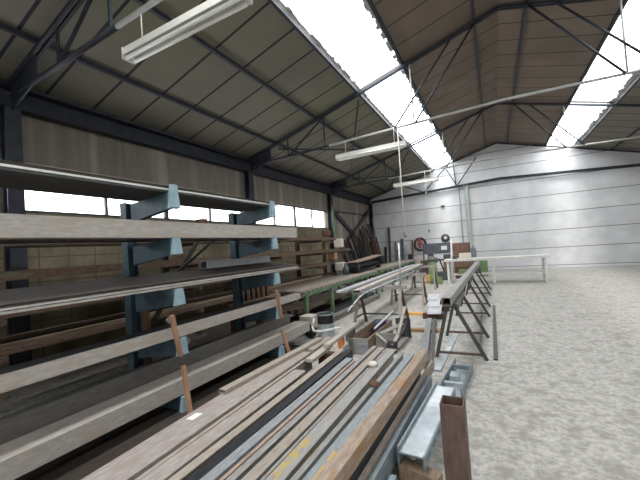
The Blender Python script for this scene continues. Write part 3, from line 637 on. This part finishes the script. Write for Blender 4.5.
MB().box(-3.4,-3.14,5.45,5.72,.121,.36).build('body', M['carton'], bx); MB().bar((-3.13,5.43,.36),(-3.1,5.43,.2),.12,.01).build('flap', M['carton'], bx)
tag(MB().box(-2.4,-2.25,5.3,5.42,0,.2).build('machine_part', M['darkgrey'], None, .01), 'dark metal part on the floor beside the grey drum', 'part')
tag(MB().box(-2.17,-2.1,4.5,4.6,0,.3).build('orange_block', M['orange'], None, .01), 'orange block between offcuts and crate', 'block')

# plates and flat bars on the floor
for k, (y, lb) in enumerate(((7.1,'bright plate nearest and lowest of the fanned plates on the floor'), (7.75,'bright plate in the middle of the fanned plates on the floor'), (8.45,'bright plate farthest of the fanned plates on the floor'))):
    xs = -1.2 - .12*k
    tag(MB().bar((xs, y, .13+.03*k), (xs-.1, y+.9, .142+.03*k), .27, .012).build('steel_plate', M['bright']), lb, 'plate')
for y, w2 in ((7.25,.16), (8.1,.16), (9.0,.2)):
    tag(MB().box(-1.45 if y < 8.5 else -1.6,-1.02 if y < 8.5 else -1.25,y-.05,y+.05,0,.115).build('wooden_block', M['dark_wood']), {7.25:'wooden block under the near end of the fanned bright plates',8.1:'wooden block under the middle of the fanned bright plates',9.0:'wooden block under the far end of the fanned bright plates'}[y], 'block')
tag(MB().box(-1.92,-1.47,7.5,7.62,0,.06).build('timber_batten', M['orange_wood']), 'fresh orange timber batten on the floor by the trestle', 'batten')
tag(MB().box(-1.5,-.98,6.12,6.24,0,.05).build('timber_batten', M['wood']), 'brown timber batten under the long floor strips', 'batten')
tag(MB().bar((-.93,4.35,.06),(-1.28,7.0,.06),.1,.016).build('flat_bar', M['greyblue']), 'wide grey flat bar running along the floor beyond the brown beam', 'bar')
tag(MB().bar((-.83,4.35,.06),(-1.17,7.0,.06),.045,.02).build('flat_bar', M['darkgrey']), 'narrow dark flat bar along the floor beside the wide grey one', 'bar')
tag(MB().bar((-.74,4.3,.012),(-.69,6.4,.012),.08,.02).build('flat_bar', M['galv']), 'bright flat strip on the floor between the legs of the first dark trestle', 'bar')
tag(MB().tube((-.27,5.0,.015),(-.36,8.2,.015),.014,8).build('steel_rod', M['grey']), 'thin grey rod along the floor under the dark trestles', 'rod')
tag(MB().bar((-.1,4.9,.012),(-.12,8.8,.012),.05,.02).build('flat_bar', M['darkgrey']), 'thin dark flat bar on the floor beyond the dark trestle legs', 'bar')

# ------------------------------------------------------------------ back of the hall
gm = empty('bench_grinder_stand', (-2.05,13.3,0)); tag(gm, 'green machine pedestal with box foot standing before the workbench', 'machine')
MB().box(-2.16,-1.82,13.1,13.19,0,.28).build('foot_box', M['machine_green'], gm, .02)
MB().add([(-2.28,13.2,.0),(-1.98,13.2,.0),(-1.98,13.48,.0),(-2.28,13.48,.0),(-2.24,13.25,.85),(-2.04,13.25,.85),(-2.04,13.42,.85),(-2.24,13.42,.85)], [(0,1,2,3),(4,5,6,7),(0,1,5,4),(1,2,6,5),(2,3,7,6),(3,0,4,7)]).build('pillar', M['machine_green'], gm)
MB().lathe((-2.32,13.32,.9), [(0,0),(.09,0),(.09,.1),(.06,.12),(.06,.26),(.09,.28),(.09,.36),(0,.36)], 16, 'X').build('motor', M['darkgrey'], gm)
MB().bar((-1.9,13.3,.95),(-1.75,13.3,.45),.05,.05).build('lever', M['rubber'], gm)
tag(MB().box(-2.5,-2.25,13.5,13.8,0,.3).build('carton', M['orange_wood'], None, .01), 'tan carton on the floor beside the green machine', 'box')
wb = empty('workbench', (-1.1,13.4,0)); tag(wb, 'pale-topped long workbench before the brown cabinet', 'workbench')
MB().box(-1.72,1.6,13.2,13.9,.82,.9).build('top', M['white_paint'], wb)
for x in (-1.6, -.1, 1.45):
    for y in (13.28, 13.8): MB().box(x-.04,x+.04,y-.04,y+.04,0,.82).build('leg', M['white_paint'], wb)
MB().box(-1.66,1.5,13.3,13.8,.3,.34).build('shelf', M['white_paint'], wb)
tag(MB().box(-1.2,-.8,13.35,13.7,.9,1.1).build('carton', M['carton'], None, .01), 'cream carton standing on the pale workbench', 'box')
tag(MB().box(-1.25,-.95,13.35,13.7,.341,.5).build('toolbox', M['machine_green'], None, .015), 'small green toolbox on the shelf under the workbench', 'toolbox')
tag(MB().box(-.75,-.5,13.35,13.7,.341,.55).build('toolbox', M['cab_blue'], None, .015), 'blue-grey toolbox on the shelf under the workbench', 'toolbox')
wp = empty('white_pole', (-1.46,12.75,0)); tag(wp, 'slim white vertical pole standing in front of the workbench', 'pole')
MB().tube((-1.45,12.75,.02),(-1.36,12.75,1.64),.03,12).build('pole', M['white_paint'], wp); MB().lathe((-1.45,12.75,0),[(0,0),(.12,0),(.12,.02),(0,.02)],16).build('foot', M['white_paint'], wp)
cb = empty('machine_cabinet', (-2.3,16.4,0)); tag(cb, 'wide blue-grey sheet metal machine guard below the hose reel', 'cabinet')
MB().box(-3.05,-1.75,16.3,16.36,1.05,1.53).build('panel', M['cab_blue'], cb)
for x in (-3.02,-1.78): MB().box(x-.03,x+.03,16.3,16.36,0,1.05).build('leg', M['cab_blue'], cb)
MB().box(-2.95,-1.8,16.37,16.9,.7,.76).build('table', M['darkgrey'], cb)
tag(MB().box(-2.1,-1.78,16.0,16.28,.7,1.0).build('grinding_machine', M['darkgrey'], None, .02) , 'dark machine head before the blue-grey guard', 'machine')
tag(MB().box(-2.12,-1.76,15.95,16.28,.0,.7).build('drill_stand', M['cab_brown'], None, .02), 'brown machine base below the dark machine head', 'machine')
bc = empty('brown_cabinet', (-1.35,16.5,0)); tag(bc, 'tall brown cabinet with two doors behind the workbench', 'cabinet')
MB().box(-1.72,-1.0,16.32,16.8,.0,1.47).build('body', M['cab_brown'], bc)
for x in (-1.71,-1.355): MB().box(x,x+.345,16.3,16.32,.05,1.43).build('door', M['cab_brown'], bc)
tag(MB().lathe((-.86,16.5,0), [(0,0),(.11,0),(.115,.03),(.115,1.1),(.09,1.2),(.03,1.26),(.03,1.36),(0,1.36)], 18).build('gas_bottle', M['galv_dark']), 'grey gas bottle beside the tall brown cabinet', 'bottle')
st = empty('work_stool', (-2.95,14.3,0)); tag(st, 'dark blue-grey metal stool behind the far trestle', 'stool')
MB().lathe((-2.95,14.3,.5), [(0,0),(.19,0),(.2,.02),(.19,.04),(0,.04)], 18).build('seat', M['cab_blue'], st)
for a in range(4):
    c, q = math.cos(PI/4+a*PI/2), math.sin(PI/4+a*PI/2)
    MB().tube((-2.95+.14*c,14.3+.14*q,.5),(-2.95+.24*c,14.3+.24*q,0),.02,8).build('leg', M['cab_blue'], st)
tag(MB().box(-2.75,-2.45,15.6,15.95,0,.95).build('machine_tool', M['greystock'], None, .02), 'grey machine body standing before the blue-grey guard', 'machine')
tag(MB().box(-2.72,-2.5,15.65,15.9,.951,1.12).build('motor_box', M['darkgrey'], None, .02), 'dark motor box on top of the grey machine body', 'motor')
sg = tag(MB().box(-2.2,-1.95,16.27,16.299,1.2,1.38).build('notice_panel', M['paper']), 'white notice on the blue-grey guard', 'notice')
tag(MB().box(-1.5,-1.3,13.4,13.6,.9,1.02).build('tool_tin', M['darkgrey'], None, .01), 'small dark tin on the workbench near the white pole', 'tin')
for k, (x, y, w2, h, mm, lb) in enumerate(((-3.1,17.3,.5,.7,'cab_brown','brown crate on the floor behind the conveyor end'), (-1.95,14.6,.4,.35,'darkgrey','dark toolbox on the floor behind the green machine'), (-1.3,15.2,.5,.5,'dark_wood','dark wooden crate in front of the brown cabinet'), (-.55,15.8,.45,.75,'machine_green','green drawer unit beside the brown cabinet'))):
    tag(MB().box(x-w2/2,x+w2/2,y-.2,y+.2,0,h).build(['storage_crate','toolbox','storage_crate','drawer_unit'][k], M[mm], None, .015), lb, ['crate','toolbox','crate','drawers'][k])
# hose reel on the back wall
hr = empty('hose_reel', (-3.64,18.85,1.5)); tag(hr, 'black hose coil around a red reel on the back wall', 'hose reel')
ring = MB()
for i in range(28):
    a, b2 = 2*PI*i/28, 2*PI*(i+1)/28
    ring.tube((-3.62+.3*math.cos(a),18.8,1.52+.33*math.sin(a)), (-3.62+.3*math.cos(b2),18.8,1.52+.33*math.sin(b2)), .055, 8)
ring.build('hose', M['rubber'], hr)
MB().lathe((-3.62,18.72,1.58), [(0,0),(.1,0),(.1,.22),(0,.22)], 16, 'Y').build('hub', M['red'], hr)
MB().box(-3.68,-3.58,18.74,18.94,1.3,1.9).build('bracket', M['red'], hr)
gd = empty('saw_blade', (-2.3,18.9,1.76)); tag(gd, 'round grey disc with pale centre hanging high on the back wall', 'disc')
MB().lathe((-2.3,18.93,1.76), [(.08,0),(.22,0),(.22,-.03),(.08,-.03)], 28, 'Y').build('disc', M['darkgrey'], gd); MB().lathe((-2.3,18.93,1.76), [(0,-.035),(.085,-.035),(.085,0),(0,0)], 20, 'Y').build('centre', M['paper'], gd)
tag(MB().box(-2.4,-2.2,18.86,18.949,3.42,3.52).build('wall_lamp', M['darkgrey'], None, .02), 'small dark fitting high on the bright part of the back wall', 'fitting')
# tall stock standing along the back wall
for x, w2, h, mm, lb in ((-5.32,.12,2.6,'darkgrey','tall dark bar standing against the back wall, tallest of the row'), (-4.62,.16,1.9,'cab_blue','blue-grey board standing against the back wall'), (-4.42,.1,1.5,'galv','pale strip standing beside the blue-grey board'),
        (-4.05,.08,1.75,'rust_dark','brown bar standing beside the hose reel'), (-4.22,.2,1.0,'dark_steel','dark short panel standing beside the hose reel'), (-4.85,.14,1.3,'dark_wood','dark timber standing against the back wall'), (-5.0,.1,1.75,'greystock','grey bar standing between dark bars at the back wall'), (-5.6,.12,1.5,'black','short black bar standing nearest the corner at the back wall')):
    tag(MB().add([(x-w2/2,18.55,0),(x+w2/2,18.55,0),(x+w2/2,18.62,0),(x-w2/2,18.62,0),(x-w2/2,18.84,h),(x+w2/2,18.84,h),(x+w2/2,18.91,h),(x-w2/2,18.91,h)], [(0,1,2,3),(4,5,6,7),(0,1,5,4),(1,2,6,5),(2,3,7,6),(3,0,4,7)]).build('standing_bar', M[mm]), lb, 'bar')
tag(MB().box(-3.9,-3.3,18.2,18.7,0,.8).build('storage_bin', M['carton'], None, .02), 'pale bin standing under the hose reel', 'bin')

# ------------------------------------------------------------------ daylight
wd = bpy.data.worlds.new('overcast'); SC.world = wd; wd.use_nodes = True
bg = wd.node_tree.nodes['Background']; bg.inputs[0].default_value = (.95,.975,1,1); bg.inputs[1].default_value = 7.5
def portal(name, loc, sx, sy, rot):
    l = bpy.data.lights.new(name, 'AREA'); l.shape = 'RECTANGLE'; l.size = sx; l.size_y = sy; l.cycles.is_portal = True
    o = bpy.data.objects.new(name, l); COL.objects.link(o); o.location = loc; o.rotation_euler = rot
a = math.atan(SL)
for x, s in (((SA+SB)/2, -1), ((RA+RB)/2, 1)):
    portal('daylight_portal', (x, (Y0+Y1)/2, RZ(x)+.3), 1.35, Y1-Y0, (0, s*a, 0))
portal('daylight_portal', (XL-.25, 2.3, 2.9), .8, 21.8, (0, -PI/2, 0))

sun = bpy.data.lights.new('hazy_sun', 'SUN'); sun.energy = 3.0; sun.angle = math.radians(22); sun.color = (1,.98,.95)
so = bpy.data.objects.new('hazy_sun', sun); COL.objects.link(so); so.rotation_euler = (math.radians(32), 0, 0)
SC.view_settings.view_transform = 'Standard'; SC.view_settings.look = 'None'; SC.view_settings.gamma = 1; SC.view_settings.use_curve_mapping = False
SC.view_settings.exposure = 0.25
SC.cycles.max_bounces = 10; SC.cycles.diffuse_bounces = 6; SC.cycles.transparent_max_bounces = 12
SC.cycles.use_denoising = True
